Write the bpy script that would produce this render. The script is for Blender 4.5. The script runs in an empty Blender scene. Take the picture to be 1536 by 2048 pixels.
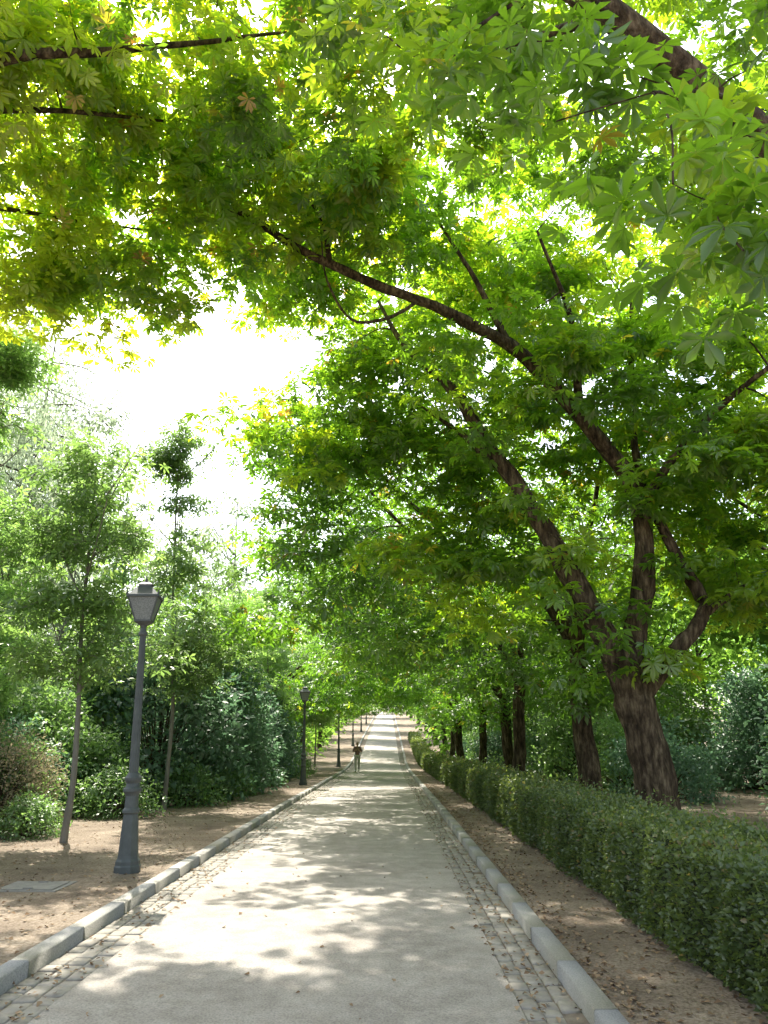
import bpy, bmesh, math, random
import numpy as np
from mathutils import Vector
rng = np.random.default_rng(7)
random.seed(7)
scene = bpy.context.scene
COL = scene.collection

# ------------------------------------------------------------ terrain profile
_k = np.array([-200,20,35,45,55,65,77,100,140,180,200,230,1500.])
_z = np.array([0,0,-.08,-.14,0.0,.7,1.6,3.1,5.6,7.9,8.8,9.3,9.3])
_ys = np.arange(-200,1501,1.0)
_zs = np.interp(_ys,_k,_z)
ker = np.ones(9)/9
_zs[10:-10] = np.convolve(_zs,ker,'same')[10:-10]
def g(y): return np.interp(y,_ys,_zs)
SIDE=0.08
LX0,LX1=-2.72,-2.57    # left kerb
RX0,RX1=1.20,1.35      # right kerb

# ------------------------------------------------------------ material helpers
def new_mat(name):
    m=bpy.data.materials.new(name); m.use_nodes=True
    nt=m.node_tree; nt.nodes.clear()
    return m,nt
def N(nt,t,**kw):
    n=nt.nodes.new(t)
    for k,v in kw.items():
        setattr(n,k,v)
    return n
def ramp(nt,stops):
    r=nt.nodes.new('ShaderNodeValToRGB')
    e=r.color_ramp.elements
    while len(e)<len(stops): e.new(0.5)
    for i,(p,c) in enumerate(stops):
        e[i].position=p; e[i].color=(c[0],c[1],c[2],1)
    return r
def leaf_mat(name,stops,tr_gain=(3.2,2.6,1.2),mix=0.45,gloss=0.06,var=0.25):
    m,nt=new_mat(name); L=nt.links
    at=N(nt,'ShaderNodeAttribute',attribute_name='tint')
    r=ramp(nt,stops); L.new(at.outputs['Fac'],r.inputs[0])
    col=r.outputs[0]
    if var:
        oi=N(nt,'ShaderNodeObjectInfo')
        mr=N(nt,'ShaderNodeMapRange'); mr.inputs['To Min'].default_value=1-var; mr.inputs['To Max'].default_value=1+var
        L.new(oi.outputs['Random'],mr.inputs['Value'])
        sc=N(nt,'ShaderNodeVectorMath',operation='SCALE'); L.new(col,sc.inputs[0]); L.new(mr.outputs[0],sc.inputs['Scale']); col=sc.outputs[0]
    mul=N(nt,'ShaderNodeVectorMath',operation='MULTIPLY'); L.new(col,mul.inputs[0]); mul.inputs[1].default_value=tr_gain
    p=N(nt,'ShaderNodeBsdfDiffuse'); L.new(col,p.inputs['Color'])
    t=N(nt,'ShaderNodeBsdfTranslucent'); L.new(mul.outputs[0],t.inputs['Color'])
    mx=N(nt,'ShaderNodeMixShader'); mx.inputs[0].default_value=mix
    L.new(p.outputs[0],mx.inputs[1]); L.new(t.outputs[0],mx.inputs[2]); out=mx.outputs[0]
    if gloss:
        gl=N(nt,'ShaderNodeBsdfGlossy'); gl.inputs['Roughness'].default_value=.42; gl.inputs[0].default_value=(1,1,.92,1)
        m2=N(nt,'ShaderNodeMixShader'); m2.inputs[0].default_value=gloss
        L.new(out,m2.inputs[1]); L.new(gl.outputs[0],m2.inputs[2]); out=m2.outputs[0]
    o=N(nt,'ShaderNodeOutputMaterial'); L.new(out,o.inputs[0])
    return m
def noise_mat(name,stops,scale=5,detail=8,rough=0.9,bump=0.3,bscale=40,bdist=0.02,stretch=(1,1,1),spec=0.2,metallic=0,second=None,third=None):
    m,nt=new_mat(name); L=nt.links
    tc=N(nt,'ShaderNodeTexCoord'); mp=N(nt,'ShaderNodeMapping'); mp.inputs['Scale'].default_value=stretch
    L.new(tc.outputs['Object'],mp.inputs[0])
    n1=N(nt,'ShaderNodeTexNoise'); n1.inputs['Scale'].default_value=scale; n1.inputs['Detail'].default_value=detail; n1.inputs['Roughness'].default_value=0.65
    L.new(mp.outputs[0],n1.inputs[0])
    r=ramp(nt,stops); L.new(n1.outputs[0],r.inputs[0])
    col=r.outputs[0]
    for sec in (second,third):
        if not sec: continue
        n3=N(nt,'ShaderNodeTexNoise'); n3.inputs['Scale'].default_value=sec[0]; n3.inputs['Detail'].default_value=4
        L.new(mp.outputs[0],n3.inputs[0])
        r3=ramp(nt,sec[1]); L.new(n3.outputs[0],r3.inputs[0])
        mm=N(nt,'ShaderNodeMix',data_type='RGBA',blend_type='MULTIPLY'); mm.inputs[0].default_value=1
        L.new(col,mm.inputs[6]); L.new(r3.outputs[0],mm.inputs[7]); col=mm.outputs[2]
    p=N(nt,'ShaderNodeBsdfPrincipled'); L.new(col,p.inputs['Base Color'])
    p.inputs['Roughness'].default_value=rough; p.inputs['Specular IOR Level'].default_value=spec; p.inputs['Metallic'].default_value=metallic
    if bump:
        n2=N(nt,'ShaderNodeTexNoise'); n2.inputs['Scale'].default_value=bscale; n2.inputs['Detail'].default_value=6
        L.new(mp.outputs[0],n2.inputs[0])
        b=N(nt,'ShaderNodeBump'); b.inputs['Strength'].default_value=bump; b.inputs['Distance'].default_value=bdist
        L.new(n2.outputs[0],b.inputs['Height']); L.new(b.outputs[0],p.inputs['Normal'])
    o=N(nt,'ShaderNodeOutputMaterial'); L.new(p.outputs[0],o.inputs[0])
    return m

M_chest=leaf_mat('chestnut_leaf',[(0,(.038,.086,.012)),(.45,(.066,.136,.016)),(.8,(.120,.186,.018)),(.93,(.16,.20,.02)),(.97,(.17,.14,.03)),(1,(.15,.09,.03))],tr_gain=(5.0,4.4,1.3),mix=.56,var=.1)
M_chestfar=leaf_mat('chestnut_leaf_green',[(0,(.034,.080,.014)),(.45,(.054,.118,.018)),(.8,(.088,.160,.022)),(.93,(.14,.18,.02)),(.97,(.16,.14,.03)),(1,(.15,.10,.03))],tr_gain=(4.0,3.9,1.3),mix=.5,var=.22)
M_young=leaf_mat('young_leaf',[(0,(.08,.14,.05)),(.6,(.11,.19,.06)),(1,(.16,.23,.08))],tr_gain=(3,2.9,1.8),mix=.5)
M_dark=leaf_mat('evergreen_leaf',[(0,(.058,.112,.072)),(.6,(.088,.160,.098)),(1,(.12,.20,.11))],tr_gain=(2.2,2.3,1.8),mix=.35,gloss=.04)
M_light=leaf_mat('shrub_leaf',[(0,(.075,.140,.050)),(.6,(.105,.190,.064)),(1,(.15,.24,.08))],tr_gain=(2.7,2.6,1.6),mix=.42)
M_brownsh=leaf_mat('dry_shrub_leaf',[(0,(.13,.13,.07)),(.5,(.21,.18,.115)),(1,(.31,.26,.18))],tr_gain=(1.8,1.8,1.5),mix=.3,gloss=0)
M_wood=leaf_mat('woodland_leaf',[(0,(.045,.095,.024)),(.6,(.075,.145,.033)),(1,(.115,.185,.047))],tr_gain=(3.4,3.2,1.6),mix=.5,var=.3,gloss=0)
M_hazeleaf=leaf_mat('haze_paled_leaf',[(0,(.15,.19,.12)),(.6,(.20,.245,.16)),(1,(.27,.31,.21))],tr_gain=(2.4,2.4,2.2),mix=.5,gloss=0)  # distance haze painted in as a paler leaf colour
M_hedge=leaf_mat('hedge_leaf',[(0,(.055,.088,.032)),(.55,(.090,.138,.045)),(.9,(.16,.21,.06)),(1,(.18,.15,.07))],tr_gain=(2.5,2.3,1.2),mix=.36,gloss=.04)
M_litter=leaf_mat('fallen_leaf',[(0,(.14,.09,.055)),(.5,(.24,.165,.10)),(1,(.36,.27,.17))],tr_gain=(1,1,1),mix=.1,gloss=0)
M_bark=noise_mat('bark',[(.34,(.022,.016,.010)),(.5,(.080,.058,.038)),(.66,(.20,.155,.105))],scale=14,rough=.95,bump=1,bscale=20,bdist=.09,stretch=(1,1,.25),second=(3,[(.35,(.65,.62,.55)),(.65,(1.1,1.1,1.0))]))
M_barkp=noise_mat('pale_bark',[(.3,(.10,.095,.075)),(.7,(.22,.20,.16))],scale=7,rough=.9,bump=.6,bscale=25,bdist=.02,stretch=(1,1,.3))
M_core=noise_mat('hedge_core',[(.3,(.016,.024,.009)),(.7,(.035,.05,.018))],scale=14,bump=1,bscale=30,bdist=.05)
M_path=noise_mat('sandy_path',[(.3,(.255,.23,.195)),(.5,(.315,.288,.245)),(.7,(.38,.348,.30))],scale=.8,detail=12,rough=.95,bump=.5,bscale=90,bdist=.014,
   second=(70,[(.3,(.66,.66,.66)),(.6,(1.05,1.05,1.05))]),third=(5,[(.35,(.86,.85,.84)),(.6,(1.04,1.04,1.04))]))
M_dirt=noise_mat('dirt_ground',[(.28,(.11,.085,.062)),(.48,(.19,.152,.112)),(.7,(.29,.24,.18))],scale=1.1,detail=12,rough=1,bump=.6,bscale=30,bdist=.03,
   second=(45,[(.32,(.55,.51,.45)),(.6,(1.05,1.05,1.05))]))
M_kerb=noise_mat('granite_kerb',[(.3,(.25,.242,.215)),(.7,(.31,.30,.265))],scale=1.2,rough=.85,bump=.4,bscale=60,bdist=.01,
   second=(90,[(.35,(.75,.75,.75)),(.6,(1.06,1.06,1.06))]))
M_cob=noise_mat('cobble',[(.3,(.19,.172,.14)),(.5,(.25,.23,.19)),(.7,(.32,.295,.245))],scale=6,rough=.9,bump=.4,bscale=50,bdist=.008)
M_gut=noise_mat('gutter_bed',[(.3,(.13,.105,.078)),(.7,(.22,.185,.14))],scale=12,rough=1,bump=.5,bscale=50,bdist=.015)
M_iron=noise_mat('painted_iron',[(.3,(.055,.062,.058)),(.7,(.085,.094,.088))],scale=8,rough=.6,bump=.1,bscale=60,bdist=.003,spec=.35)
M_plate=noise_mat('concrete_plate',[(.3,(.15,.145,.13)),(.7,(.23,.22,.195))],scale=8,rough=.9,bump=.2)
def flat_mat(name,c,rough=.7,spec=.3):
    return noise_mat(name,[(.3,tuple(x*.85 for x in c)),(.7,tuple(min(1,x*1.12) for x in c))],scale=20,rough=rough,bump=.1,bscale=80,bdist=.003,spec=spec)
# ------------------------------------------------------------ mesh helpers
def mesh_from(name,V,F,mat,tint=None,smooth=False):
    V=np.asarray(V,dtype=np.float32); F=np.asarray(F,dtype=np.int32)
    me=bpy.data.meshes.new(name)
    me.vertices.add(len(V)); me.vertices.foreach_set('co',V.ravel())
    k=F.shape[1]
    me.loops.add(F.size); me.loops.foreach_set('vertex_index',F.ravel())
    me.polygons.add(len(F)); me.polygons.foreach_set('loop_start',np.arange(len(F),dtype=np.int32)*k)
    if smooth: me.polygons.foreach_set('use_smooth',np.ones(len(F),dtype=bool))
    me.update(calc_edges=True)
    if tint is not None:
        a=me.attributes.new('tint','FLOAT','POINT'); a.data.foreach_set('value',np.asarray(tint,dtype=np.float32))
    me.materials.append(mat)
    return me
def add_obj(name,data,parent=None,loc=(0,0,0),**props):
    o=bpy.data.objects.new(name,data); COL.objects.link(o); o.location=loc
    if parent: o.parent=parent
    for k,v in props.items(): o[k]=v
    return o
def norm(a): return a/np.maximum(np.linalg.norm(a,axis=-1,keepdims=True),1e-9)

def palmate_templates(M=8,K=7,fine=True):
    out=[]
    for m in range(M):
        vs=[];fs=[]
        for j in range(K):
            a=math.radians(-118+236*j/(K-1)+rng.normal(0,5))
            Lh=(.60+.40*math.cos(a/1.45))*rng.uniform(.88,1.1)
            w=Lh*rng.uniform(.15,.19)
            d=rng.uniform(.15,.45)
            def P(s,o,z):
                x=s*Lh
                return (math.sin(a)*x+math.cos(a)*o, math.cos(a)*x-math.sin(a)*o, z)
            b=len(vs)
            if fine:
                vs+= [P(.03,0,0),P(.36,w*.55,.02-d*.10*Lh),P(.70,w,.02-d*.38*Lh),P(1,0,-d*Lh),P(.70,-w,.02-d*.38*Lh),P(.36,-w*.55,.02-d*.10*Lh)]
                fs+= [(b,b+1,b+2,b+3),(b,b+3,b+4,b+5)]
            else:
                vs+= [P(.03,0,0),P(.64,w*1.05,.02-d*.35*Lh),P(1,0,-d*Lh),P(.64,-w*1.05,.02-d*.35*Lh)]
                fs+= [(b,b+1,b+2),(b,b+2,b+3)]
        out.append(vs)
    return np.array(out),np.array(fs)
T_FINE=palmate_templates(8,7,True)
T_COARSE=palmate_templates(8,5,False)
def simple_templates(w=.3,M=4):
    out=[]
    for m in range(M):
        ww=w*rng.uniform(.8,1.2); d=rng.uniform(.0,.3)
        out.append([(0,0,0),(ww,.45,.06),(0,1,-d),(-ww,.45,.06)])
    return np.array(out),np.array([(0,1,2),(0,2,3)])
T_SIMPLE=simple_templates(.30)
T_NARROW=simple_templates(.2)
def leaf_mesh(name,pos,fwd,nrm,size,tint,tmpl,mat):
    T,F=tmpl
    n=len(pos); V=T.shape[1]
    fwd=norm(fwd); right=norm(np.cross(fwd,nrm)); up=np.cross(right,fwd)
    idx=rng.integers(0,len(T),n); t=T[idx]*size[:,None,None]
    verts=pos[:,None,:]+t[:,:,0:1]*right[:,None,:]+t[:,:,1:2]*fwd[:,None,:]+t[:,:,2:3]*up[:,None,:]
    faces=(F[None,:,:]+(np.arange(n)*V)[:,None,None]).reshape(-1,F.shape[1])
    return mesh_from(name,verts.reshape(-1,3),faces,mat,tint=np.repeat(tint,V))
class Tubes:
    def __init__(s): s.V=[];s.F=[];s.n=0
    def add(s,pts,rad,sides=8):
        pts=np.asarray(pts,float); rad=np.asarray(rad,float); n=len(pts)
        tan=np.gradient(pts,axis=0); tan=norm(tan)
        ref=np.array([0.3,1,0.1]) if abs(tan[0][2])>.7 else np.array([0,0,1.])
        a=norm(np.cross(tan,ref)); b=np.cross(tan,a)
        th=np.linspace(0,2*np.pi,sides,endpoint=False)
        rr=rad[:,None]*np.ones(sides)[None,:]
        if sides>=10:
            ph=rng.uniform(0,6.28); col=rng.normal(0,.035,sides)
            rr=rr*(1+.05*np.sin(3*th+ph)[None,:]+.035*np.sin(5*th+ph*2)[None,:]+col[None,:]+rng.normal(0,.03,(n,sides)))
        ring=pts[:,None,:]+rr[:,:,None]*(np.cos(th)[None,:,None]*a[:,None,:]+np.sin(th)[None,:,None]*b[:,None,:])
        s.V.append(ring.reshape(-1,3))
        i=np.arange(n-1)[:,None]*sides; j=np.arange(sides)[None,:]; j2=(j+1)%sides
        f=np.stack([i+j,i+j2,i+sides+j2,i+sides+j],-1).reshape(-1,4)+s.n
        s.F.append(f); s.n+=n*sides
    def mesh(s,name,mat): return mesh_from(name,np.concatenate(s.V),np.concatenate(s.F),mat,smooth=True)
def catmull(pts,sub=5):
    p=np.asarray(pts,float); p=np.vstack([2*p[0]-p[1],p,2*p[-1]-p[-2]])
    out=[]
    for i in range(1,len(p)-2):
        for k in range(sub):
            t=k/sub
            out.append(.5*((2*p[i])+(-p[i-1]+p[i+1])*t+(2*p[i-1]-5*p[i]+4*p[i+1]-p[i+2])*t*t+(-p[i-1]+3*p[i]-3*p[i+1]+p[i+2])*t**3))
    out.append(p[-2]); return np.array(out)
def ell(n,c,r,shell=.0):
    d=norm(rng.normal(size=(n,3))); rr=(shell+(1-shell)*rng.uniform(size=(n,1)))**(.5)
    return np.array(c)+d*rr*np.array(r)
def build_tree(limbs,clusters,per,crad,size,tmpl,leafmat,barkmat,names=('trunk','crown'),twig_r=.022,sides=10,up_bias=1.0,droop=.15,spread=.42,brown=.018,tshift=0.,sub=5,flare=.18):
    tb=Tubes(); pool=[]; poolr=[]
    for pts,r0,r1 in limbs:
        p=catmull(pts,sub); n=len(p)
        wob=rng.normal(0,1,(n,3))*(.06 if r0>.3 else .16)*np.linspace(r0,r1,n)[:,None]
        wob[0]=0; wob[1:-1]=(wob[:-2]+wob[1:-1]+wob[2:])/2
        p=p+wob
        r=r0+(r1-r0)*np.linspace(0,1,n)**.8
        r=r*(1+rng.normal(0,.04,n))
        if pts[0][2]<0: r=r*(1+flare*np.exp(-np.maximum(p[:,2],0)/.25))
        tb.add(p,r,sides if r0>.08 else 6)
        m=n//3 if r0>.25 else 1
        pool+=list(p[m:]); poolr+=list(r[m:])
    pool=np.array(pool); poolr=np.array(poolr)
    cl=np.asarray(clusters)
    d=np.min(np.linalg.norm(cl[:,None]-pool[None],axis=2),axis=1)
    for i in np.argsort(d):
        c=cl[i]
        dv=c-pool; dist=np.linalg.norm(dv,axis=1)+np.maximum(0,-dv[:,2])*.3
        j=int(np.argmin(dist)); p0=pool[j]; L=np.linalg.norm(c-p0)
        if L<.1: continue
        r0=min(poolr[j]*.6,twig_r*(.35+.45*L)+.006)
        mid=(p0+c)/2+np.array([0,0,.12*L])+rng.normal(0,.06*L,3)
        pts=catmull([p0,mid,c],4)
        tb.add(pts,np.linspace(r0,.006,len(pts)),4)
        k=len(pts)
        pool=np.vstack([pool,pts[k//3:]]); poolr=np.concatenate([poolr,np.linspace(r0,.006,k)[k//3:]])
    trunk=tb.mesh(names[0],barkmat)
    n=len(cl)
    ns=np.maximum(3,(per*rng.uniform(.5,1.5,n)).astype(int)); idx=np.repeat(np.arange(n),ns)
    c=cl[idx]; N_=len(idx)
    cr=np.repeat(rng.uniform(.7,1.3,n)*crad,ns)[:,None]
    off=norm(rng.normal(size=(N_,3)))*rng.uniform(size=(N_,1))**.4
    pos=c+off*cr*np.array([1,1,spread])
    pos[:,2]-= (off[:,0]**2+off[:,1]**2)*cr[:,0]*.25
    fwd=off*np.array([1,1,.2])+rng.normal(0,.35,(N_,3))-np.array([0,0,droop])
    nrm=np.array([0,0,up_bias])+rng.normal(0,.33,(N_,3))+off*.25
    sz=size*rng.uniform(.65,1.25,N_)
    ctint=np.repeat(rng.uniform(.0,.6,n),ns)
    tint=np.clip(ctint+rng.uniform(0,.32,N_)+tshift,0,.9)
    br=rng.uniform(size=N_)<brown; tint[br]=rng.uniform(.93,1,br.sum())
    crown=leaf_mesh(names[1],pos,fwd,nrm,sz,tint,tmpl,leafmat)
    return trunk,crown
def tree_obj(name,tm,cm,loc,rot=0,scale=1,**props):
    e=add_obj(name,None,loc=loc,**props); e.empty_display_size=.3
    e.rotation_euler=(0,0,rot); e.scale=(scale,)*3 if not isinstance(scale,tuple) else scale
    add_obj('trunk',tm,parent=e); add_obj('crown',cm,parent=e)
    return e
def G(x,y): return float(g(y))+ (SIDE if (x<LX0 or x>RX1) else 0)

# ============================================================ SETTING
xs=np.array([-600,-200,-60,-20,-8,-4,LX0-.02,LX0+.07,LX1-.04,-0.7,RX0+.04,RX1-.07,RX1+.02,4,8,20,60,200,600.])
zx=np.array([SIDE]*7+[SIDE-.02]+[-.06,-.06,-.06]+[SIDE-.02]+[SIDE]*7)
ysr=np.concatenate([[-200,-60],np.arange(-20,241,1),[260,300,400,600,1000,1500]])
def sheet(name,xs,zoff,ys,mat,**props):
    X,Y=np.meshgrid(xs,ys); Z=g(Y)+np.asarray(zoff)[None,:]
    V=np.stack([X,Y,Z],-1).reshape(-1,3); w=len(xs)
    i,j=np.meshgrid(np.arange(len(ys)-1),np.arange(w-1),indexing='ij'); a=(i*w+j).ravel()
    F=np.stack([a,a+1,a+w+1,a+w],-1)
    return add_obj(name,mesh_from(name,V,F,mat,smooth=False),**props)
sheet('ground',xs,zx,ysr,M_dirt,kind='structure',label='brown earth ground with scattered dry leaves under trees',category='ground')
yp=np.arange(-20,241,1.)
GL=(LX1,-2.14); GR=(.83,RX0)
sheet('path',np.linspace(GL[1],GR[0],9),.012*np.cos(np.linspace(-1.5,1.5,9)),yp,M_path,kind='structure',label='straight beige sandy park path between stone gutters',category='path')
for nm,(a,b) in (('gutter',GL),('gutter',GR)):
    sheet(nm,np.linspace(a-.01,b+.0,3),[-.014,-.018,-.010],yp,M_gut,kind='structure',label='shallow cobbled gutter strip along the path edge',category='gutter')
def cobbles(x0,x1):
    V=[];F=[]
    rows=3; w=(x1-x0)/rows
    for r in range(rows):
        y=-2+rng.uniform(0,.1)
        while y<70:
            l=rng.uniform(.13,.21)*(1 if y<35 else 2)
            cx0=x0+r*w+.005+rng.uniform(-.004,.004); cx1=x0+(r+1)*w-.005+rng.uniform(-.004,.004)
            h=rng.uniform(-.008,.004); b=len(V); z=float(g(y+l/2)); zb=z-.05
            if rng.uniform()<.03: y+=l; continue
            s=.010
            jj=lambda: rng.uniform(-.005,.005)
            V+=[(cx0+jj(),y+jj(),zb),(cx1+jj(),y+jj(),zb),(cx1+jj(),y+l-.014+jj(),zb),(cx0+jj(),y+l-.014+jj(),zb)]
            V+=[(V[b][0],V[b][1],z+h-.008),(V[b+1][0],V[b+1][1],z+h-.008),(V[b+2][0],V[b+2][1],z+h-.008),(V[b+3][0],V[b+3][1],z+h-.008)]
            V+=[(V[b][0]+s,V[b][1]+s,z+h),(V[b+1][0]-s,V[b+1][1]+s,z+h+jj()*.3),(V[b+2][0]-s,V[b+2][1]-s,z+h),(V[b+3][0]+s,V[b+3][1]-s,z+h+jj()*.3)]
            for o in (0,4):
                F+=[(b+o,b+o+1,b+o+5,b+o+4),(b+o+1,b+o+2,b+o+6,b+o+5),(b+o+2,b+o+3,b+o+7,b+o+6),(b+o+3,b+o,b+o+4,b+o+7)]
            F+=[(b+8,b+9,b+10,b+11)]
            y+=l
    return V,F
for (a,b) in (GL,GR):
    V,F=cobbles(a,b)
    add_obj('cobblestones',mesh_from('cobblestones',V,F,M_cob),kind='structure',label='worn grey cobblestones set in the gutter',category='cobblestones')
def kerb(x0,x1,hi):
    V=[];F=[]
    prof=[(0,-.12),(0,hi-.012),(.012,hi),(x1-x0-.012,hi),(x1-x0,hi-.012),(x1-x0,-.12)]
    n=len(prof)
    for k in range(-5,200):
        dx=rng.uniform(-.003,.003); dz=rng.uniform(-.002,.002)
        b=len(V)
        for yy in (k+.002,k+.998):
            for (px_,pz_) in prof: V.append((x0+px_+dx,yy,float(g(yy))+pz_+dz))
        for i in range(n-1): F.append((b+i,b+i+1,b+n+i+1,b+n+i))
        F.append((b,b+1,b+4,b+5)); F.append((b+1,b+2,b+3,b+4)); F.append((b+n,b+n+5,b+n+4,b+n+1)); F.append((b+n+1,b+n+4,b+n+3,b+n+2))
    return V,F
for (a,b) in ((LX0,LX1),(RX0,RX1)):
    V,F=kerb(a,b,.10)
    add_obj('kerb',mesh_from('kerb',V,F,M_kerb),kind='structure',label='grey granite kerb stones lining the path',category='kerb')
def litter(n):
    def band(m,x0,x1,y0,y1,z):
        y=y0+(y1-y0)*rng.uniform(size=m)**1.6; x=rng.uniform(x0,x1,m)
        return np.stack([x,y,g(y)+z],-1)
    P=[band(int(n*.09),GR[0]-.05,GR[1],3,40,.012),band(int(n*.07),GL[0],GL[1]+.05,3,40,.012),
       band(int(n*.16),RX1+.02,2.3,3,45,SIDE+.012),band(int(n*.24),-7,LX0-.02,4,45,SIDE+.012),
       band(int(n*.012),GL[1],GR[0],3,40,.02),band(int(n*.30),3.4,14,5,45,SIDE+.012),band(int(n*.08),RX1+.02,RX1+.2,3,30,SIDE+.015)]
    return np.concatenate(P)
P=litter(14000); n=len(P)
add_obj('fallen_leaves',leaf_mesh('fallen_leaves',P,norm(rng.normal(size=(n,3))*[1,1,.12]),np.array([0,0,1])+rng.normal(0,.25,(n,3)),rng.uniform(.02,.062,n),rng.uniform(0,1,n),T_SIMPLE,M_litter),
   kind='stuff',label='dry brown fallen leaves scattered on earth and gutters',category='fallen leaves')
bm=bmesh.new()
def box(bm,x0,x1,y0,y1,z0,z1):
    r=bmesh.ops.create_cube(bm,size=1)
    for v in r['verts']: v.co=Vector(((x0+x1)/2+v.co.x*(x1-x0),(y0+y1)/2+v.co.y*(y1-y0),(z0+z1)/2+v.co.z*(z1-z0)))
box(bm,-.34,.34,-.30,.30,-.05,.006); box(bm,-.28,.28,-.24,.24,.008,.014)
box(bm,-.05,.05,-.2,-.17,.016,.024); box(bm,-.05,.05,.17,.2,.016,.024)
me=bpy.data.meshes.new('inspection_cover'); bm.to_mesh(me); bm.free(); me.materials.append(M_plate)
add_obj('inspection_cover',me,loc=(-3.85,8.9,SIDE),label='square grey concrete inspection cover set in the earth',category='inspection cover')

# ============================================================ TREES
right_group='chestnut trees in a row behind the hedge'
limbs=[([(4.27,12.4,-.1),(4.24,12.4,.5),(4.12,12.4,1.5),(3.93,12.4,2.5),(3.85,12.4,3.0)],.34,.29),
 ([(3.95,12.4,2.3),(3.5,12.3,3.36),(2.9,12.3,4.63),(2.16,12.4,6.1),(1.42,12.6,7.6),(.95,12.8,8.3),(.3,13.3,9.3),(-.2,13.8,10.6)],.26,.03),
 ([(3.98,12.4,2.4),(4.15,12.35,3.4),(4.39,12.3,5.63),(3.38,12.,7.1),(2.17,11.8,8.4),(.55,11.5,9.1),(-1,11,9.5),(-2.6,10.5,10.2),(-4,10,10.4),(-5.2,9.6,10.5)],.22,.02),
 ([(4.0,12.35,2.2),(4.6,12.2,2.9),(5.24,12.2,3.7),(4.85,12.3,4.8),(4.6,12.6,5.9),(4.7,13,7.6),(4.9,13,10)],.16,.04),
 ([(5.1,12.2,3.5),(5.8,12.2,3.95),(6.5,12.3,3.95),(7.6,12.4,4.4)],.08,.02),
 ([(4.4,12.3,5.5),(5.2,11.6,6.6),(6.2,10.8,7.4),(7.2,10.2,8)],.09,.02),
 ([(2.2,12.4,6.1),(1.5,13.6,7.4),(.6,14.6,8.6)],.10,.02),
 ([(3.4,12,7.1),(3.1,11,8.4),(2.4,10,9.4)],.09,.02),
 ([(2.17,11.8,8.4),(1.6,11.5,9.5),(.8,11,10.6)],.08,.02),
 ([(.55,11.5,9.1),(.0,11.1,8.5),(-.6,10.8,8.3),(-1.0,10.6,8.9),(-1.1,10.5,9.6)],.04,.012),
 ([(-1,11,9.5),(-1.2,10.6,10.3),(-2.2,9.8,11.0)],.06,.02)]
cl=np.concatenate([ell(150,(2.3,13.2,10.9),(5.8,3.8,1.7),.0),ell(96,(5.9,13.2,7.2),(3.6,2.2,2.6)),ell(78,(-1.9,10.7,10.6),(3.9,2.5,1.2)),
  ell(36,(2.0,13.8,5.0),(2.4,1.0,1.5)),ell(20,(7,12.6,4.4),(2.1,1.2,.9)),ell(62,(.0,14.2,8),(3.8,1.1,1.9)),ell(20,(3.8,11.0,8.2),(3.0,.9,1.3)),ell(16,(5.8,10.8,6.0),(1.6,.8,1.2)),
  np.array([(3.3,11.8,3.2),(2.7,11.9,3.9),(4.4,12,2.8),(3.0,11.7,4.6),(3.7,11.9,3.7),(2.3,11.7,5.5),(4.6,11.9,4.4),(1.7,11.9,6.6),(1.0,11.8,7.6),(1.2,12.0,8.1),(.5,12.2,8.6),(2.9,11.3,7.2),(4.2,11.7,5.4),(3.2,12.1,2.6)])])
tm,cm=build_tree(limbs,cl,38,.72,.20,T_FINE,M_chest,M_bark,sides=20,tshift=.03,sub=6)
tree_obj('chestnut_tree',tm,cm,(0,0,0),group=right_group,label='large forked chestnut leaning over the path behind the hedge',category='tree')
limbs=[([(5.3,5.4,-.1),(5.2,5.4,1.5),(4.9,5.3,3.2),(4.2,5.1,5.0),(3.1,4.85,6.2),(1.83,4.6,7.3),(.6,4.6,8.4),(-.6,4.8,9.2),(-1.6,5,9.8)],.31,.02),
 ([(3.1,4.85,6.2),(2.3,4.0,5.8),(1.5,3.3,5.1)],.03,.01),([(1.83,4.6,7.3),(1.2,3.8,6.6),(.5,3.6,5.9)],.03,.01),
 ([(4.6,5.2,4.0),(4.9,6.2,5.6),(5.2,7,7.6)],.14,.03),([(1.83,4.6,7.3),(1.4,5.6,8.2),(.8,6.6,8.8)],.06,.02)]
cl=np.concatenate([ell(112,(1.1,6.0,9.3),(4.1,3.3,.9)),ell(36,(4.6,6.8,7.8),(2.2,1.8,1.4)),
  np.array([(1.9,3.5,5.0),(1.45,3.1,4.3),(2.2,3.9,4.7),(1.0,3.5,5.1),(1.75,3.1,3.9),(2.3,3.7,5.7),(.4,3.9,5.9),(.0,4.2,6.6),(.9,4.0,6.4),(2.5,3.7,4.5),(.9,3.4,5.6),(1.4,3.6,5.6),(2.0,3.3,4.3)])])
tm,cm=build_tree(limbs,cl,26,.5,.165,T_FINE,M_chest,M_bark,sides=18,brown=.025,tshift=.0,sub=6,spread=.55)
tree_obj('chestnut_tree',tm,cm,(0,0,0),group=right_group,label='chestnut with a thick limb arching above the path',category='tree')
limbs=[([(-8.6,7.0,-.1),(-8.5,7.0,2.0),(-8.2,6.9,4.2),(-7,6.6,6.6),(-6.4,6.5,7.2)],.34,.15),
 ([(-6.6,6.5,7.0),(-5.4,6.4,8.2),(-4.15,6.2,8.7),(-3.2,6.4,9.0),(-2.2,6.7,9.5),(-1.2,7.0,10)],.11,.015),
 ([(-7.4,6.7,6.0),(-7.4,8.0,7.8),(-6.3,9.4,9.4),(-5,10.4,9.9),(-4,11,10.2)],.08,.015),([(-5.4,6.3,8.1),(-4.2,7.6,9.4),(-3,8.6,10.2)],.06,.015)]
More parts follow.
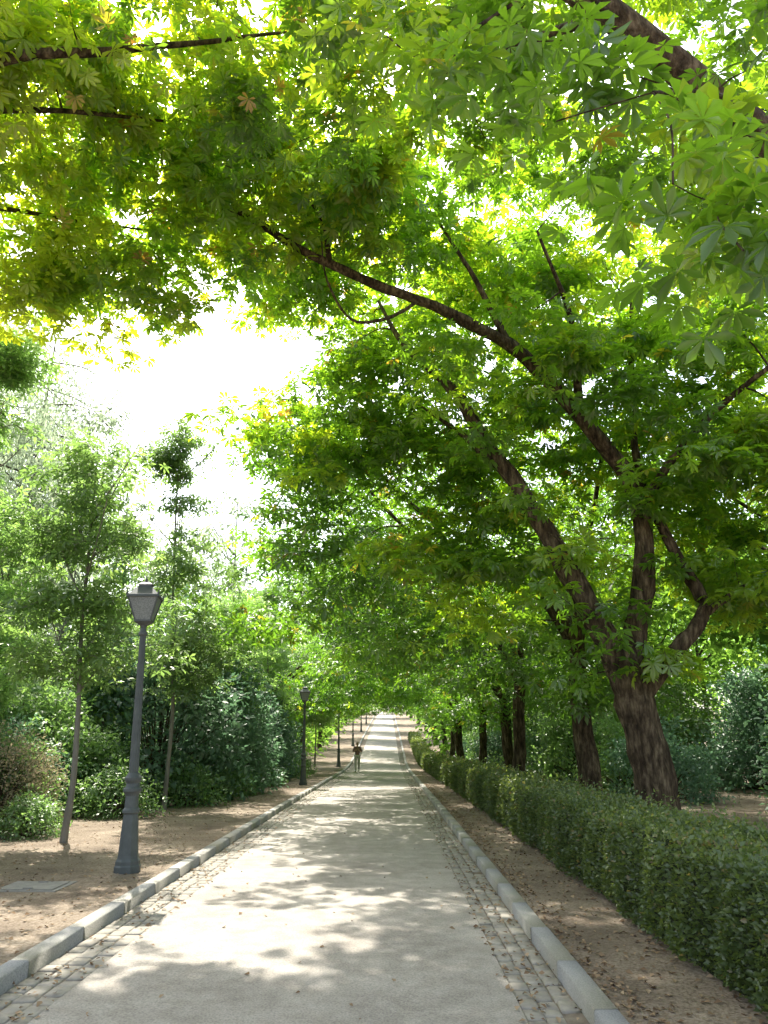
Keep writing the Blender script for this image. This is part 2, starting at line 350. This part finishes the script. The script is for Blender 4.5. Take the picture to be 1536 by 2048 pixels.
cl=np.concatenate([ell(155,(-3.6,8.0,10.3),(4.8,4.0,.9)),ell(34,(-5.1,10.6,8.9),(2.1,1.3,1.1)),ell(34,(-7.6,8.2,9.2),(2.6,3,1.6)),ell(18,(-5.0,6.2,9.1),(2.0,1.0,.5))])
tm,cm=build_tree(limbs,cl,36,.66,.19,T_FINE,M_chest,M_bark,sides=14,tshift=.34)  # tint shift puts the backlit glow into this crown's leaf colour
tree_obj('chestnut_tree',tm,cm,(0,0,0),label='chestnut spreading sunlit yellow-green branches over the path',category='tree')

def generic(lean,tl,tr,fork=3.4,extra=None):
    limbs=[([(0,0,-.1),(.0,0,.6),(tl*.5,.02,fork*.6),(tl,0,fork)],tr,tr*.8)]
    for k in range(5):
        a=2*math.pi*k/5+rng.uniform(-.3,.3); r=rng.uniform(3,4.5); h=rng.uniform(7,9.5)
        ex,ey=math.cos(a)*r+lean,math.sin(a)*r
        limbs.append(([(tl*.9,0,fork-.4),(tl+ex*.2,ey*.25,fork+1.4),(ex*.65,ey*.65,6.9),(ex,ey,h)],tr*.45,.03))
    cl=np.concatenate([ell(180,(lean,0,8.0),(6.6,4.4,4.2),.35),ell(50,(lean-1.4,0,5.0),(6.2,4.2,1.4),.4)])
    cl=cl[cl[:,2]>3.2]
    low=ell(16,(.4,-.6,3.1),(2.0,1.6,.9)); 
    cl=np.concatenate([cl,low,np.array([(-1.6,-.6,3.4),(-2.4,.3,3.7)])])
    if extra is not None: cl=np.concatenate([cl,extra])
    return build_tree(limbs,cl,27,.9,.26,T_COARSE,M_chestfar,M_bark,tshift=.0)
gen=[generic(-2.3,-.05,.29,4.2,np.concatenate([ell(26,(-6.8,-1.2,8.3),(1.6,2.0,2.4)),ell(12,(-5.6,-1,5.6),(1.8,1.6,.9))])),generic(-2.1,.12,.22,3.6),generic(-1.7,-.2,.24)]
for i,(y,k) in enumerate(zip([17.8,24.2,30.4,38,45,55,65,77,92,112,138,168],[0,1,2,1,2,1,2,0,1,2,0,1])):
    x=4.55 if i==0 else 4.4+rng.uniform(-.3,.4)
    tree_obj('chestnut_tree',*gen[k],(x,y,G(x,y)-.02),rot=0.05 if i<2 else rng.uniform(-.5,.5),scale=float(rng.uniform(.93,1.03)),group=right_group,label='chestnut tree with dense green crown behind the hedge',category='tree')
for i,y in enumerate([37,46,56,67,79,94,114,140,170]):
    x=-6.2+rng.uniform(-.3,.3)
    tree_obj('chestnut_tree',*gen[1+i%2],(x,y,G(x,y)-.02),rot=math.pi+rng.uniform(-.35,.35),scale=float(rng.uniform(.76,.88)),group='chestnut trees lining the far path',label='chestnut tree with dense crown shading the path',category='tree')

def young(h,dx,cls):
    limbs=[([(0,0,-.1),(.03,0,h*.2),(dx*.4,0,h*.45),(dx*.8,.1,h*.7),(dx,.1,h*.97)],.062,.015)]
    for k in range(9):
        a=rng.uniform(0,6.28); z=h*rng.uniform(.3,.85); r=rng.uniform(.5,1.2)
        bx=dx*z/h
        limbs.append(([(bx,0,z),(bx+math.cos(a)*r*.5,math.sin(a)*r*.5,z+.5),(bx+math.cos(a)*r,math.sin(a)*r,z+1.2)],.022,.008))
    return build_tree(limbs,cls,32,.5,.17,T_COARSE,M_young,M_barkp,twig_r=.010,spread=.6,brown=0)
cA=np.concatenate([ell(26,(-.5,0,8.8),(.9,.9,.8)),ell(8,(-.3,0,7.4),(.9,.9,.4)),ell(24,(.2,0,5.6),(1.5,1.2,.9)),ell(26,(.5,0,3.9),(1.4,1.2,.6)),ell(8,(.6,0,2.9),(.9,.8,.4))])
ytA=young(9.6,-.4,cA)
tree_obj('young_tree',*ytA,(-5.15,18.2,SIDE),group='slender young trees beside the path',label='slender pale-trunked young tree with sparse tufted crown',category='tree')
cB=np.concatenate([ell(18,(-.3,0,6.1),(1.2,1.1,.7)),ell(24,(-.7,0,4.9),(1.7,1.2,.5)),ell(22,(-.2,0,3.8),(1.6,1.2,.5)),ell(16,(.1,0,2.9),(1.3,1,.5))])
ytB=young(6.8,-.25,cB)
tree_obj('young_tree',*ytB,(-5.1,12.6,SIDE),group='slender young trees beside the path',label='thin young tree with drooping leafy branches',category='tree')
for i,(x,y) in enumerate([(-5.4,24.5),(-5.2,33),(-4.6,42),(-4.7,50),(-8.2,15.5),(-7.8,21),(-9.5,26),(-7.4,12.4),(-10.5,18)]):
    tree_obj('young_tree',*(ytA if i%2 else ytB),(x,y,G(x,y)),rot=rng.uniform(0,6.28),scale=float(rng.uniform(.8,1.05)),group='slender young trees beside the path',label='slender young tree with light green leaves',category='tree')

def wood_tree(h,r,mat,bark,tmpl,size,ncl,per,zb=.28,crad=.9):
    limbs=[([(0,0,-.1),(.1,0,h*.3),(-.1,.1,h*.6),(0,0,h*.93)],.15,.03)]
    for k in range(9):
        a=2.4*k; z=h*rng.uniform(.28,.75); rr=r*rng.uniform(.5,.85)
        limbs.append(([(0,0,z),(math.cos(a)*rr*.5,math.sin(a)*rr*.5,z+.8),(math.cos(a)*rr,math.sin(a)*rr,z+1.9)],.06,.02))
    c=ell(ncl,(0,0,h*(zb+1)/2),(r,r,h*(1-zb)/2),.25)
    return build_tree(limbs,c,per,crad,size,tmpl,mat,bark)
wt=[wood_tree(11,3.0,M_wood,M_bark,T_SIMPLE,.27,100,44),wood_tree(13,3.2,M_wood,M_bark,T_SIMPLE,.27,110,44,.3)]
pt=[wood_tree(14.5,2.8,M_hazeleaf,M_barkp,T_SIMPLE,.22,70,48,.2,.8),wood_tree(12,2.8,M_hazeleaf,M_barkp,T_SIMPLE,.22,65,50,.2,.85)]
pos=[]
for X in (8.8,13,18.5):
    y=9 if X>9 else 16
    while y<52:
        pos.append((X+rng.uniform(-1.2,1.2),y+rng.uniform(-1,1))); y+=rng.uniform(6.5,10)
for i,(x,y) in enumerate(pos):
    tree_obj('woodland_tree',*wt[i%2],(x,y,G(x,y)),rot=rng.uniform(0,6.28),scale=float(rng.uniform(.8,1.05)),group='woodland trees in the park',label='dark-trunked woodland tree in shade behind the hedge',category='tree')
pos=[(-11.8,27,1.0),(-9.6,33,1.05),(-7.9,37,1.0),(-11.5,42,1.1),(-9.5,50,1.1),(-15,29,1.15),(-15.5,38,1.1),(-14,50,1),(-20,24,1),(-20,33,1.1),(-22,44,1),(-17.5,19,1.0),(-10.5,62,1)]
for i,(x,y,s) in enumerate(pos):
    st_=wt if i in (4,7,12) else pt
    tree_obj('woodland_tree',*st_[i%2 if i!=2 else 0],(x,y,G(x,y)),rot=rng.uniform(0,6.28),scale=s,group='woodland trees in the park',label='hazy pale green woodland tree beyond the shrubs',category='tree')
limbs=[([(0,0,-.1),(.1,0,5),(0,.1,11),(0,0,18)],.24,.03)]
cls=[]
for k in range(46):
    a=2.4*k; z=6+11.4*k/46; rr=5.6*(1-(k/46)*.45)
    e=np.array([math.cos(a)*rr,math.sin(a)*rr,z-1.8])
    limbs.append(([(0,0,z),e*[.5,.5,1]+[0,0,1.5],e],.045,.01))
    for t in (.25,.4,.52,.64,.76,.88,1.0): cls.append(e*[t,t,1]+[0,0,1.5*math.sin(t*3.1)-.3]+rng.normal(0,.22,3))
tm,cm=build_tree(limbs,np.array(cls),85,.6,.15,T_NARROW,M_hazeleaf,M_bark,twig_r=.012,up_bias=.3,droop=1.3,spread=1.3)
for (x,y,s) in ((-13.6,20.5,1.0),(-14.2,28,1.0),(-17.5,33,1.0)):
    tree_obj('conifer_tree',tm,cm,(x,y,G(x,y)),rot=s*3+x,scale=s,group='tall wispy conifers',label='tall wispy conifer with drooping haze-paled needles',category='tree')

c=[]
for i in range(460):
    y=rng.uniform(45,230); side=rng.choice([-1,1])
    x=side*rng.uniform(11 if y<70 else 8,36)-.6
    c.append((x,y,float(g(y))+rng.uniform(.3,8.0)))
for i in range(230):
    y=rng.uniform(56,200); side=rng.choice([-1,1]); x=side*rng.uniform(5.6,9.5)-.7
    c.append((x,y,float(g(y))+rng.uniform(.3,2.6)))
for i in range(260):
    side=rng.choice([-1,1]); x=side*rng.uniform(23,34); y=rng.uniform(5,60); c.append((x,y,rng.uniform(.3,8 if side<0 else 12)))
c=np.array(c); idx=np.repeat(np.arange(len(c)),80); n=len(idx)
off=norm(rng.normal(size=(n,3)))*rng.uniform(size=(n,1))**.4*np.array([2.1,2.1,1.8])
wp=c[idx]+off; wp[:,2]=np.maximum(wp[:,2],g(wp[:,1])+.1)
add_obj('distant_wood',leaf_mesh('distant_wood',wp,off+rng.normal(0,.5,(n,3)),np.array([0,0,1])+rng.normal(0,.5,(n,3)),rng.uniform(.3,.6,n),np.clip(rng.uniform(0,.6,len(c))[idx]+rng.uniform(0,.4,n),0,1),T_SIMPLE,M_wood),
  kind='stuff',label='far-off mass of green park woodland',category='woodland')

def shrub(r,h,mat,size,ncl,per,tmpl=T_SIMPLE,crad=.38):
    d=norm(rng.normal(size=(ncl,3))); d[:,2]=np.abs(d[:,2]); rr=rng.uniform(.45,1,(ncl,1))**.5
    lump=1+.18*np.sin(d[:,0:1]*5+1)*np.cos(d[:,1:2]*6)
    cl=d*rr*lump*np.array([r,r,h]); cl[:,2]=np.maximum(cl[:,2],.15)
    tb=Tubes()
    for k in range(0,ncl,2):
        p=cl[k]; tb.add(catmull([(p[0]*.08,p[1]*.08,-.05),(p[0]*.45,p[1]*.45,p[2]*.6),p],3),np.linspace(.02,.005,7),4)
    idx=np.repeat(np.arange(ncl),per); n=len(idx)
    off=norm(rng.normal(size=(n,3)))*rng.uniform(size=(n,1))**.4
    P=cl[idx]+off*crad*np.array([1,1,.7]); P[:,2]=np.maximum(P[:,2],.02)
    lv=leaf_mesh('foliage',P,off+rng.normal(0,.4,(n,3)),np.array([0,0,.9])+off*.6+rng.normal(0,.35,(n,3)),size*rng.uniform(.6,1.3,n),np.clip(rng.uniform(0,.6,ncl)[idx]+rng.uniform(0,.4,n),0,1),tmpl,mat)
    return tb.mesh('stems',M_bark),lv
sh_big=[shrub(2.2,5.4,M_dark,.17,170,52,crad=.6),shrub(2.0,4.4,M_dark,.17,150,52,crad=.6)]
sh_mid=shrub(2.0,4.2,M_light,.17,140,50,crad=.6)
sh_med=[shrub(1.4,2.2,M_dark,.11,100,50),shrub(1.2,1.8,M_light,.11,90,50)]
sh_dry=shrub(1.3,2.1,M_brownsh,.06,120,60)
sh_low=shrub(.9,1.0,M_light,.09,60,50)
def put_shrub(ms,x,y,s,label,sz=None):
    e=add_obj('shrub',None,loc=(x,y,G(x,y)),label=label,category='shrub',group='shrubs in the planted beds')
    e.rotation_euler=(0,0,rng.uniform(0,6.28)); e.scale=sz or (s,s,s)
    add_obj('stems',ms[0],parent=e); add_obj('foliage',ms[1],parent=e)
lb='tall dense blue-green evergreen shrub beside the path'
for x,y,s in ((-6.2,21.0,1.1),(-5.9,25,1.0),(-6.1,29,.9),(-5.9,33,.85),(-6.4,38,.9),(-6.8,45,.8)):
    put_shrub(sh_big[int(x*10+y)%2],x,y,s,lb)
for x,y,s in ((-9.4,23,1.1),(-9.3,18.8,.95),(-12.5,19,1.1),(-9.3,28,1.1),(-9.0,35,1.1),(-7.6,17.6,.62)):
    put_shrub(sh_mid,x,y,s,'rounded mid-green broadleaf shrub in the bed')
for x,y,s in ((-7.9,16.2,.9),(-8.6,13.2,1.0),(-9.8,15,1.3),(-6.9,11.0,.5),(-12.5,14.5,1.4)):
    put_shrub(sh_med[0],x,y,s,'dark green leafy shrub on bare earth')
for x,y,s in ((-10.8,12,1.3),(-6.9,18.6,.9),(-12,17.5,1.7),(-9.3,11.2,1.0),(-7.4,15.0,.9)):
    put_shrub(sh_med[1],x,y,s,'light green leafy shrub in the bed')
for x,y,s in ((-7.0,14.0,.85),(-8.0,11.8,.9)):
    put_shrub(sh_dry,x,y,s,'brownish dry twiggy shrub in the bed')
for x,y,s in ((-5.1,19.6,.9),(-4.8,21.5,.75),(-5.8,16.8,.9),(-4.6,23.3,.7),(-4.5,29,.7),(-4.5,36,.8),(-4.6,41,.8),(-6.0,13.3,.6)):
    put_shrub(sh_low,x,y,s,'low light green feathery shrub at bed edge')
for x,y,s in ((-5.9,10.0,.5),(-6.6,9.2,.6),(-5.9,8.6,.35)):
    put_shrub(sh_med[0],x,y,s,'low dark green shrub at the bed edge')
for i in range(24):
    x=rng.uniform(8.5,22); y=rng.uniform(17,50)
    if x<9 and y<20: x+=4
    put_shrub((sh_med[1],sh_med[0],sh_mid,sh_big[1])[i%4],x,y,float(rng.uniform(.7,1.2)),'leafy green undergrowth shrub below woodland trees')
for i,y in enumerate(np.arange(21,60,3.2)):
    x=rng.uniform(6.0,7.6)
    put_shrub((sh_med[0],sh_med[1],sh_mid)[i%3],x,float(y),float(rng.uniform(.6,.95) if i%3==2 else rng.uniform(.9,1.3)),'leafy green undergrowth shrub below woodland trees')
for i in range(10):
    x=-rng.uniform(11,22); y=rng.uniform(22,50)
    put_shrub((sh_med[1],sh_mid,sh_big[1])[i%3],x,y,float(rng.uniform(.8,1.2)),'leafy green shrub among woodland trees')

def hedge():
    V=[];F=[]
    ys=np.arange(2.5,76,.5)
    x0,x1,h=2.1,3.05,.75
    prof=[(x0+.12,0),(x0+.08,h*.5),(x0+.12,h-.1),(x0+.25,h-.06),(x1-.3,h-.06),(x1-.12,h-.08),(x1-.1,0)]
    for y in ys:
        for (px_,pz_) in prof:
            V.append((px_+rng.normal(0,.02),y,float(g(y))+SIDE+pz_*1.0+rng.normal(0,.012)*(pz_>0)))
    n=len(prof)
    for i in range(len(ys)-1):
        for j in range(n-1): a=i*n+j; F.append((a,a+1,a+n+1,a+n))
    core=mesh_from('core',V,F,M_core)
    P=[];FW=[];S=[];T=[]
    for (ya,yb,dens,size) in ((2.5,6,2300,.038),(6,12,2100,.038),(12,24,950,.055),(24,45,380,.08),(45,76,180,.11)):
        L=yb-ya
        for face,w in (('l',h),('t',x1-x0),('r',h*.4)):
            n=int(dens*L*w*(1.25 if face!='r' else .5)); y=rng.uniform(ya,yb,n); s=rng.uniform(0,1,n)
            lump=.05*np.sin(y*2.1)+.03*np.sin(y*5.3+1)+.03*np.sin(y*9.7+s*5)
            dep=-rng.exponential(.04,n)+.04
            if face=='l':
                z=.04+s*(h-.02); low=np.clip((.25-z)/.25,0,1)*.06+np.clip((z-.58)/.16,0,1)**2*.05
                x=x0-lump*.7-dep+low; fx=np.full(n,-1.)+rng.normal(0,.5,n); fz=rng.normal(.4,.5,n)
            elif face=='t':
                x=x0+.03+s*(x1-x0-.03); z=h+lump*.5+dep+rng.exponential(.022,n); z+= (rng.uniform(size=n)<.06)*rng.uniform(0,.18,n)
                fx=rng.normal(0,.8,n); fz=np.full(n,.7)+rng.normal(0,.4,n)
            else:
                x=x1+dep; z=h-s*.4; fx=np.full(n,1.); fz=rng.normal(.3,.5,n)
            P.append(np.stack([x,y,g(y)+SIDE+z],-1)); FW.append(np.stack([fx,rng.normal(0,.7,n),fz],-1)); S.append(size*rng.uniform(.7,1.35,n))
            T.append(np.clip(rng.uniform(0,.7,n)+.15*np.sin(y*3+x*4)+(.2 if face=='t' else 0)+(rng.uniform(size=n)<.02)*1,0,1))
    P=np.concatenate(P);FW=np.concatenate(FW);S=np.concatenate(S);T=np.concatenate(T);n=len(P)
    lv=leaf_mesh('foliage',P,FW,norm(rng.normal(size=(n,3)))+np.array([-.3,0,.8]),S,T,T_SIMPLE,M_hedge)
    e=add_obj('hedge',None,loc=(0,0,0),label='long low clipped green hedge running beside the path',category='hedge')
    add_obj('core',core,parent=e); add_obj('foliage',lv,parent=e)
hedge()

# ============================================================ STREET LAMPS
def lathe(bm,prof,seg=16,cx=0,cy=0,rot=0):
    rings=[]
    for r,z in prof:
        rings.append([bm.verts.new((cx+r*math.cos(rot+2*math.pi*i/seg),cy+r*math.sin(rot+2*math.pi*i/seg),z)) for i in range(seg)])
    for a,b in zip(rings[:-1],rings[1:]):
        for i in range(seg): bm.faces.new((a[i],a[(i+1)%seg],b[(i+1)%seg],b[i]))
    bm.faces.new(rings[0][::-1]); bm.faces.new(rings[-1])
def bm_mesh(bm,name,mat,smooth=False):
    bmesh.ops.recalc_face_normals(bm,faces=bm.faces)
    me=bpy.data.meshes.new(name); bm.to_mesh(me); bm.free(); me.materials.append(mat)
    if smooth: me.polygons.foreach_set('use_smooth',[True]*len(me.polygons))
    return me
bm=bmesh.new()
lathe(bm,[(.19,-.03),(.19,.07),(.175,.09),(.175,.13),(.155,.16),(.145,.20),(.115,.60),(.105,.68)],seg=8,rot=math.pi/8)
lathe(bm,[(.105,.681),(.125,.70),(.125,.73),(.10,.76),(.095,.90),(.11,.93),(.135,.955),(.135,.985),(.105,1.01),(.095,1.05),(.12,1.09),(.125,1.12),(.10,1.15),(.08,1.18)],seg=20)
rings=[];seg=32
for z,r in ((1.181,.072),(1.6,.068),(2.2,.058),(2.95,.048)):
    rings.append([bm.verts.new(((r-(.006 if i%2 else 0))*math.cos(2*math.pi*i/seg),(r-(.006 if i%2 else 0))*math.sin(2*math.pi*i/seg),z)) for i in range(seg)])
for a,b in zip(rings[:-1],rings[1:]):
    for i in range(seg): bm.faces.new((a[i],a[(i+1)%seg],b[(i+1)%seg],b[i]))
lathe(bm,[(.05,2.951),(.07,2.97),(.07,3.0),(.05,3.02),(.04,3.06),(.055,3.09),(.06,3.10)],seg=16)
post=bm_mesh(bm,'post',M_iron)
def frustum_sq(bm,w0,z0,w1,z1):
    v=[bm.verts.new((sx*w,sy*w,z)) for w,z in ((w0,z0),(w1,z1)) for sx,sy in ((-1,-1),(1,-1),(1,1),(-1,1))]
    for i in range(4): bm.faces.new((v[i],v[(i+1)%4],v[4+(i+1)%4],v[4+i]))
    bm.faces.new(v[0:4][::-1]); bm.faces.new(v[4:8])
bm=bmesh.new()
frustum_sq(bm,.06,3.101,.125,3.14); frustum_sq(bm,.13,3.141,.13,3.165)
for sx,sy in ((-1,-1),(1,-1),(1,1),(-1,1)):
    a=Vector((sx*.122,sy*.122,3.166)); b=Vector((sx*.222,sy*.222,3.47)); w=.011
    v=[bm.verts.new(p+Vector((dx*w,dy*w,0))) for p in (a,b) for dx,dy in ((-1,-1),(1,-1),(1,1),(-1,1))]
    for i in range(4): bm.faces.new((v[i],v[(i+1)%4],v[4+(i+1)%4],v[4+i]))
frame=bm_mesh(bm,'lantern_frame',M_iron)
bm=bmesh.new()
frustum_sq(bm,.25,3.471,.245,3.50); frustum_sq(bm,.235,3.501,.115,3.62); frustum_sq(bm,.10,3.621,.10,3.66); frustum_sq(bm,.115,3.661,.05,3.70)
lathe(bm,[(.02,3.701),(.035,3.72),(.02,3.74),(.012,3.76),(.004,3.79)],seg=10)
for sx,sy in ((-1,-1),(1,-1),(1,1),(-1,1)): lathe(bm,[(.014,3.501),(.02,3.52),(.006,3.55)],seg=8,cx=sx*.236,cy=sy*.236)
roof=bm_mesh(bm,'lantern_roof',M_iron)
m,nt=new_mat('frosted_glass')
p=N(nt,'ShaderNodeBsdfPrincipled'); p.inputs['Roughness'].default_value=.35
tcn=N(nt,'ShaderNodeTexCoord'); vo=N(nt,'ShaderNodeTexVoronoi'); vo.inputs['Scale'].default_value=60; nt.links.new(tcn.outputs['Object'],vo.inputs[0])
rr_=ramp(nt,[(.2,(.13,.145,.14)),(.6,(.34,.36,.34))]); nt.links.new(vo.outputs[0],rr_.inputs[0]); nt.links.new(rr_.outputs[0],p.inputs['Base Color'])
t=N(nt,'ShaderNodeBsdfTranslucent'); t.inputs[0].default_value=(.30,.31,.30,1); mx=N(nt,'ShaderNodeMixShader'); mx.inputs[0].default_value=.4
nt.links.new(p.outputs[0],mx.inputs[1]); nt.links.new(t.outputs[0],mx.inputs[2]); o=N(nt,'ShaderNodeOutputMaterial'); nt.links.new(mx.outputs[0],o.inputs[0])
M_glass=m
bm=bmesh.new()
v=[bm.verts.new((sx*w,sy*w,z)) for w,z in ((.118,3.167),(.216,3.469)) for sx,sy in ((-1,-1),(1,-1),(1,1),(-1,1))]
for i in range(4): bm.faces.new((v[i],v[(i+1)%4],v[4+(i+1)%4],v[4+i]))
glass=bm_mesh(bm,'glass_panes',M_glass)
for i,y in enumerate([9.85,29.3,50,70,91,112]):
    x=-3.17
    e=add_obj('street_lamp',None,loc=(x,y,G(x,y)),label='old-fashioned grey-green iron street lamp with four-sided lantern',category='street lamp',group='street lamps along the path')
    e.rotation_euler=(0,math.radians(-1.6 if i==0 else -.5),math.radians(8)); e.scale=(.84,.84,.965)
    add_obj('post',post,parent=e)
    ln=add_obj('lantern',frame,parent=e)
    add_obj('lantern_roof',roof,parent=ln); add_obj('glass_panes',glass,parent=ln)

# ============================================================ PERSON
def skin_obj(name,verts,edges,radii,mat,parent=None,sub=2,root=0,**props):
    me=bpy.data.meshes.new(name); bm=bmesh.new(); lay=bm.verts.layers.skin.verify()
    vs=[bm.verts.new(v) for v in verts]
    for a,b in edges: bm.edges.new((vs[a],vs[b]))
    for i,v in enumerate(vs):
        r=radii[i]; v[lay].radius=(r if isinstance(r,tuple) else (r,r)); v[lay].use_root=(i==root)
    bm.to_mesh(me); bm.free(); me.materials.append(mat)
    o=add_obj(name,me,parent=parent,**props)
    s=o.modifiers.new('Skin','SKIN'); s.use_smooth_shade=True
    u=o.modifiers.new('Sub','SUBSURF'); u.levels=sub; u.render_levels=sub
    return o
px,py=-1.78,45.0; pz=float(g(py))+.012
M_skin=flat_mat('skin',(.45,.27,.19)); M_shirt=flat_mat('maroon_cloth',(.24,.13,.12)); M_trs=flat_mat('light_cloth',(.50,.46,.42)); M_hair=flat_mat('dark_hair',(.03,.02,.015)); M_shoe=flat_mat('white_shoe',(.5,.5,.5))
J={}
verts=[];rad=[];edges=[]
def jv(n,p,r,par=None):
    J[n]=len(verts); verts.append(p); rad.append(r)
    if par is not None: edges.append((J[par],J[n]))
jv('pelvis',(0,0,.92),(.135,.10)); jv('waist',(0,0,1.06),(.12,.09),'pelvis'); jv('chest',(0,-.01,1.26),(.145,.10),'waist'); jv('neckb',(0,0,1.39),.06,'chest')
jv('neck',(0,-.005,1.44),.045,'neckb'); jv('jaw',(0,-.02,1.50),(.06,.07),'neck'); jv('head',(0,-.01,1.57),(.075,.09),'jaw'); jv('crownh',(0,0,1.635),(.06,.07),'head'); jv('nose',(0,-.115,1.545),.012,'head')
for s,n in ((-1,'l'),(1,'r')):
    jv('ear'+n,(s*.085,.005,1.555),.012,'head')
    jv('sh'+n,(s*.17,0,1.35),.055,'chest'); jv('el'+n,(s*.235,.03,1.09),.04,'sh'+n); jv('wr'+n,(s*.12,-.19,1.17),.026,'el'+n)
    jv('palm'+n,(s*.085,-.235,1.195),(.034,.018),'wr'+n)
    for k in range(4):
        jv('f%d%s'%(k,n),(s*(.06-.004*k),-.27+.012*k,1.225-.017*k),.010,'palm'+n); jv('g%d%s'%(k,n),(s*(.032),-.262+.012*k,1.236-.018*k),.008,'f%d%s'%(k,n))
    jv('th'+n,(s*.075,-.215,1.235),.011,'palm'+n); jv('ti'+n,(s*.05,-.225,1.26),.009,'th'+n)
st={'l':.10,'r':-.16}
for s,n in ((-1,'l'),(1,'r')):
    d=st[n]
    jv('hip'+n,(s*.09,0,.86),.09,'pelvis'); jv('kn'+n,(s*.095,-.02-abs(d)*.2+(-d*.5),.48),.058,'hip'+n); jv('an'+n,(s*.09,-d*1.1 if d>0 else .20,.09 if d>0 else .12),.038,'kn'+n)
    ay=verts[J['an'+n]][1]; jv('toe'+n,(s*.10,ay-.14,.035),.035,'an'+n)
pe=skin_obj('person',verts,edges,rad,M_skin,root=0,label='person in muted reddish top and pale trousers walking, hands at chest',category='person')
pe.location=(px,py,pz)
def sub(names,grow,nm,mat):
    idx={n:i for i,n in enumerate(names)}
    vs=[verts[J[n]] for n in names]; rr=[]
    for n in names:
        r=rad[J[n]]; rr.append((r[0]+grow,r[1]+grow) if isinstance(r,tuple) else r+grow)
    inv={v:k for k,v in J.items()}
    ed=[(idx[inv[a]],idx[inv[b]]) for a,b in edges if inv[a] in idx and inv[b] in idx]
    return skin_obj(nm,vs,ed,rr,mat,parent=pe)
sub(['waist','pelvis','chest','neckb','shl','ell','shr','elr'],.018,'shirt',M_shirt)
sub(['pelvis','hipl','knl','anl','hipr','knr','anr'],.016,'trousers',M_trs)
for n in 'lr':
    sub(['an'+n,'toe'+n],.012,'shoe',M_shoe)
skin_obj('hair',[(0,.03,1.64),(0,.06,1.58),(0,.07,1.48),(0,.065,1.40)],[(0,1),(1,2),(2,3)],[(.085,.075),(.085,.06),(.07,.045),(.05,.03)],M_hair,parent=pe)
M_eye=flat_mat('eye_dark',(.02,.02,.02)); M_lip=flat_mat('lips',(.35,.10,.09))
for s in (-1,1):
    bm=bmesh.new(); bmesh.ops.create_uvsphere(bm,u_segments=8,v_segments=6,radius=.011)
    add_obj('eye',bm_mesh(bm,'eye',M_eye),parent=pe,loc=(s*.032,-.092,1.575))
bm=bmesh.new(); bmesh.ops.create_uvsphere(bm,u_segments=8,v_segments=6,radius=.02)
for v in bm.verts: v.co.z*=.35; v.co.y*=.5
add_obj('mouth',bm_mesh(bm,'mouth',M_lip),parent=pe,loc=(0,-.088,1.505))

# ============================================================ LIGHT
el=math.radians(56); az=math.radians(-24)
sd=Vector((math.sin(az)*math.cos(el),math.cos(az)*math.cos(el),math.sin(el)))
sl=bpy.data.lights.new('sun','SUN'); sl.energy=13; sl.angle=math.radians(.55); sl.color=(1,.95,.88)
so=bpy.data.objects.new('sun',sl); COL.objects.link(so); so.rotation_euler=sd.to_track_quat('Z','Y').to_euler(); so.location=sd*60
w=bpy.data.worlds.new('World'); scene.world=w; w.use_nodes=True
nt=w.node_tree; nt.nodes.clear()
sk=nt.nodes.new('ShaderNodeTexSky'); sk.sky_type='NISHITA'; sk.sun_disc=False; sk.sun_elevation=el; sk.sun_rotation=az; sk.air_density=1.0; sk.dust_density=4.0; sk.ozone_density=1.0
hs=nt.nodes.new('ShaderNodeHueSaturation'); hs.inputs['Saturation'].default_value=.65
bg=nt.nodes.new('ShaderNodeBackground'); bg.inputs[1].default_value=.60
oo=nt.nodes.new('ShaderNodeOutputWorld'); nt.links.new(sk.outputs[0],hs.inputs['Color']); nt.links.new(hs.outputs[0],bg.inputs[0]); nt.links.new(bg.outputs[0],oo.inputs[0])
scene.view_settings.view_transform='Standard'; scene.view_settings.look='None'; scene.view_settings.exposure=0

cam=bpy.data.cameras.new('camera'); co=bpy.data.objects.new('camera',cam); COL.objects.link(co)
cam.sensor_fit='VERTICAL'; cam.sensor_height=36; cam.lens=26; cam.clip_end=3000
co.location=(0,0,1.6); co.rotation_euler=(math.radians(90+17.2),0,math.radians(.3))
scene.camera=co
